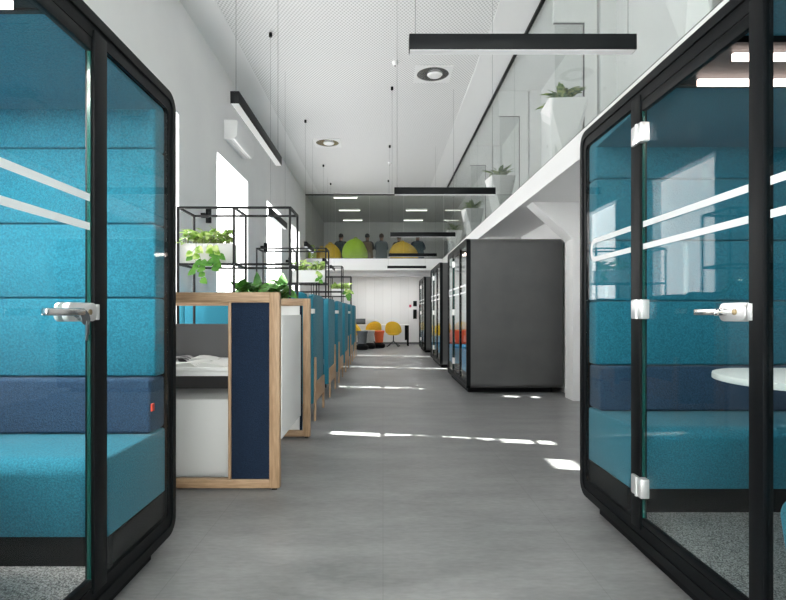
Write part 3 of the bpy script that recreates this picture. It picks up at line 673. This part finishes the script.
def figure(mtop, mhair, name, label, loc, rz, lean=0, armout=0):
    """seated person, facing +y, origin on the floor below the pelvis"""
    J = {'pel': ((0, 0, .52), .13), 'wst': ((0, -.01, .68), .12), 'chs': ((0, lean*.5, .88), .145), 'nck': ((0, lean, 1.06), .06), 'hd0': ((0, lean+.02, 1.12), .075), 'hd1': ((0, lean+.025, 1.21), .085), 'hd2': ((0, lean+.02, 1.27), .05)}
    E = [('pel', 'wst'), ('wst', 'chs'), ('chs', 'nck'), ('nck', 'hd0'), ('hd0', 'hd1'), ('hd1', 'hd2')]
    for s_, n_ in ((-1, 'l'), (1, 'r')):
        J['sh'+n_] = ((s_*.18, lean*.9, .99), .06); J['el'+n_] = ((s_*(.24+armout), lean+.10, .76), .043); J['wr'+n_] = ((s_*.17, lean+.30, .74), .03); J['hn'+n_] = ((s_*.13, lean+.37, .75), .035)
        J['hp'+n_] = ((s_*.10, .03, .51), .095); J['kn'+n_] = ((s_*.15, .46, .53), .065); J['an'+n_] = ((s_*.15, .48, .10), .042); J['ft'+n_] = ((s_*.16, .62, .045), .035)
        E += [('chs', 'sh'+n_), ('sh'+n_, 'el'+n_), ('el'+n_, 'wr'+n_), ('wr'+n_, 'hn'+n_), ('pel', 'hp'+n_), ('hp'+n_, 'kn'+n_), ('kn'+n_, 'an'+n_), ('an'+n_, 'ft'+n_)]
    keys = list(J); me = bpy.data.meshes.new('body'); me.from_pydata([J[k][0] for k in keys], [(keys.index(a), keys.index(b)) for a, b in E], [])
    o = bpy.data.objects.new('body', me); COL.objects.link(o)
    sk = o.modifiers.new('skin', 'SKIN'); sk.use_smooth_shade = True
    for i, k in enumerate(keys): me.skin_vertices[0].data[i].radius = (J[k][1],)*2; me.skin_vertices[0].data[i].use_root = (k == 'pel')
    ss = o.modifiers.new('sub', 'SUBSURF'); ss.levels = 2; ss.render_levels = 2
    dg = bpy.context.evaluated_depsgraph_get(); dg.update()
    nm = bpy.data.meshes.new_from_object(o.evaluated_get(dg)); bpy.data.objects.remove(o)
    nm.materials.clear()
    for m_ in (mtop, SKIN, mat('trousers', (.03, .035, .05), .8)): nm.materials.append(m_)
    for p in nm.polygons:
        c = p.center; p.use_smooth = True
        p.material_index = 1 if c.z > 1.055 or (c.y > lean+.31 and .68 < c.z < .82 and abs(c.x) < .2 and c.z > .70 and c.y < lean+.45 and c.y < .44+lean and p.center.y > .3 and c.z > .66 and abs(c.z-.75) < .045) else (2 if c.z < .6 else 0)
    t = thing('person', label, 'person', loc, rz, 'people in the gallery room')
    ob = bpy.data.objects.new('body', nm); COL.objects.link(ob); ob.parent = t
    h = MB(); b = bmesh.new(); bmesh.ops.create_uvsphere(b, u_segments=20, v_segments=12, radius=1)
    for v in b.verts:
        v.co = Vector((v.co.x*.092, v.co.y*.105+lean+.005, v.co.z*.10+1.235))
    bmesh.ops.delete(b, geom=[v for v in b.verts if v.co.z < 1.20 and v.co.y > lean-.02 or v.co.z < 1.15 or (v.co.y > lean+.07 and v.co.z < 1.28)], context='VERTS')
    h._merge(b); h.build('hair', mhair, ob)
    fc = MB()
    for s_ in (-1, 1):
        bb = bmesh.new(); bmesh.ops.create_uvsphere(bb, u_segments=8, v_segments=6, radius=.012, matrix=Matrix.Translation((s_*.032, lean+.105, 1.21))); fc._merge(bb)
        bb = bmesh.new(); bmesh.ops.create_uvsphere(bb, u_segments=8, v_segments=6, radius=.022, matrix=Matrix.Translation((s_*.085, lean+.02, 1.20)) @ Matrix.Scale(.5, 4, (1, 0, 0))); fc._merge(bb)
    fc.prism([(lean+.095, 1.21), (lean+.125, 1.165), (lean+.095, 1.16)], 'x', -.012, .012).box(-.025, .025, lean+.092, lean+.10, 1.135, 1.142)
    fc.build('face', SKIN, ob)
HAIR = mat('dark_hair', (.012, .010, .009), .6); HAIR2 = mat('brown_hair', (.10, .06, .035), .6); DKT = mat('black_top', (.012, .013, .018), .85); BLT = mat('blue_top', (.04, .07, .11), .85)
ps = [(-.60, DKT, HAIR, 'person in a dark top sitting in the brown chair behind the gallery glass', 0), (-.06, BLT, HAIR2, 'person with brown hair sitting in the slate chair in the middle of the gallery', 0), (-1.6, DKT, HAIR, 'person in black sitting between the orange and green bean bags', .03), (.62, DKT, HAIR, 'person in black sitting behind the wide yellow bean bag', .02), (1.32, BLT, HAIR, 'person in dark blue sitting right of the wide yellow bean bag', .05)]
for k, (x, mt, mh, lb, ao) in enumerate(ps): figure(mt, mh, 'person', lb, (x, 19.94 if k != 3 else 20.14, MZ-.0), 0, .03, ao)
for k, (x, y) in enumerate(((-1.2, 16.75), (-1.2, 18.8), (-1.2, 20.8), (1.2, 18.8), (1.2, 20.8))):
    t = thing('ceiling_light', ['pale strip light on the gallery ceiling at left, nearest the glass', 'pale strip light on the gallery ceiling at left, middle', 'pale strip light on the gallery ceiling at left, farthest', 'pale strip light on the gallery ceiling at right, nearer', 'pale strip light on the gallery ceiling at right, farther'][k], 'lamp', (x, y, CH-.05), group='strip lights on the gallery ceiling')
    MB().box(-.38, .38, -.05, .05, .012, .049).build('housing', WHITE, t, smooth=False)
    MB().box(-.375, .375, -.045, .045, .0, .013).build('diffuser', mat('strip_diffuser', (.8, .8, .75), .5, emit=(1, .98, .88), es=1.8), t, smooth=False)

# ------------------------------------------------------------------ lounge at the far end
def stool(loc, m, label, h=.58):
    t = thing('stool', label, 'stool', loc, group='upholstered wobble stools')
    MB().lathe([(.001, 0), (.15, .0), (.20, .03), (.20, .12), (.15, .16), (.10, .19), (.001, .19)], n=28).build('base', DARKP, t)
    MB().lathe([(.001, .192), (.13, .192), (.16, h-.1), (.185, h-.03), (.17, h), (.001, h+.005)], n=28).build('seat', m, t)
GRYF = noisy('grey_fabric', (.09, .10, .11), (.12, .13, .14), 40, .9); LGF = noisy('light_grey_fabric', (.35, .35, .34), (.42, .42, .41), 40, .9)
stool((-.66, 16.6, 0), GRYF, 'dark grey upholstered stool at the end of the aisle, nearest of the stools', .60)
stool((-.44, 17.2, 0), LGF, 'light grey upholstered stool half hidden behind the dark grey one', .60)
stool((-.13, 17.5, 0), ORG, 'orange upholstered stool at the end of the aisle', .58)
t = thing('table', 'long white table in front of the far end wall', 'table', (-1.2, 18.75, 0))
MB().box(0, 2.12, -.3, .3, .735, .765, .004).build('tabletop', LAMINW, t)
for x in (.02, 2.06):
    for y in (-.28, .24): MB().box(x, x+.05, y, y+.05, 0, .735).build('leg', BLACK, t)
MB().box(1.98, 2.10, -.03, .06, .2, .733).build('cable_panel', BLACK, t)
for x, lb in ((-.8, 'dark laptop standing open on the left of the far white table'),):
    t = thing('laptop', lb, 'laptop', (x, 18.7, .766)); MB().box(-.17, .17, -.12, .12, 0, .015, .004).build('keyboard', BLACK, t)
    MB().box(-.17, .17, .11, .122, .015, .20, .003).build('screen', DARKMET, t)
def tub_chair(loc, rz, label):
    t = thing('tub_chair', label, 'chair', loc, rz, 'yellow tub chairs at the far table')
    b = bmesh.new(); n, mm = 28, 8; outr = []; 
    rings = []
    for k in range(mm+1):
        u = k/mm; row = []
        for i in range(n):
            a = 2*PI*i/n; back = max(0, math.sin(a))
            hgt = .40 + u*(.14+.34*back**.7); rad = .12+.15*math.sin(u*PI/2)
            row.append(b.verts.new((math.cos(a)*rad*1.06, math.sin(a)*rad+.02*back*u, hgt)))
        rings.append(row)
    for a_, c_ in zip(rings, rings[1:]):
        for i in range(n): b.faces.new((a_[i], a_[(i+1) % n], c_[(i+1) % n], c_[i]))
    b.faces.new(rings[0][::-1]); bmesh.ops.recalc_face_normals(b, faces=b.faces)
    m_ = MB(); m_._merge(b); o = m_.build('shell', YEL, t); sm = o.modifiers.new('s', 'SOLIDIFY'); sm.thickness = .02
    MB().lathe([(.001, .42), (.20, .42), (.21, .45), (.19, .48), (.001, .485)], n=24).build('seat', YEL, t)
    MB().tube([(0, 0, .17), (0, 0, .40)], .02, 10).build('column', BLACK, t)
    for k in range(4):
        a = R(45+90*k); MB().tube([(0, 0, .2), (.28*math.cos(a), .28*math.sin(a), .012)], .013, 8).build('leg', BLACK, t)
tub_chair((-.33, 18.22, 0), PI+.2, 'yellow tub chair at the far table, behind the orange stool')
tub_chair((.36, 18.1, 0), PI-.15, 'yellow tub chair with star legs at the right of the far table')
tub_chair((-.74, 17.72, 0), PI/2, 'yellow tub chair lowest at left, hidden behind the grey stools')
tag(MB().box(1.13, 1.26, YF-.06, YF-.001, 1.42, 1.62, .004).build('wall_box', BLACK), 'small black square box on the far end wall, upper of two', 'wall box')
tag(MB().box(1.13, 1.26, YF-.06, YF-.001, .95, 1.30, .004).build('wall_box', BLACK), 'tall black box on the far end wall, lower of two', 'wall box')
tag(MB().box(.98, 1.06, YF-.012, YF-.001, 1.38, 1.48, .002).build('alarm_button', mat('pink', (.7, .12, .2), .5)), 'small pink alarm button on the far end wall beside the black boxes', 'alarm')
for k, (x, y) in enumerate(((-.6, 18.3), (.9, 18.3))):
    t = thing('ceiling_light', ['bright panel light under the end gallery, left', 'bright panel light under the end gallery, right'][k], 'lamp', (x, y, MZ-.36-.03), group='panel lights under the end gallery')
    MB().box(-.55, .55, -.16, .16, .008, .029).build('housing', WHITE, t, smooth=False)
    MB().box(-.53, .53, -.14, .14, 0, .009).build('diffuser', mat('panel_diffuser', (.8, .8, .8), .5, emit=(1, 1, .98), es=9), t, smooth=False)
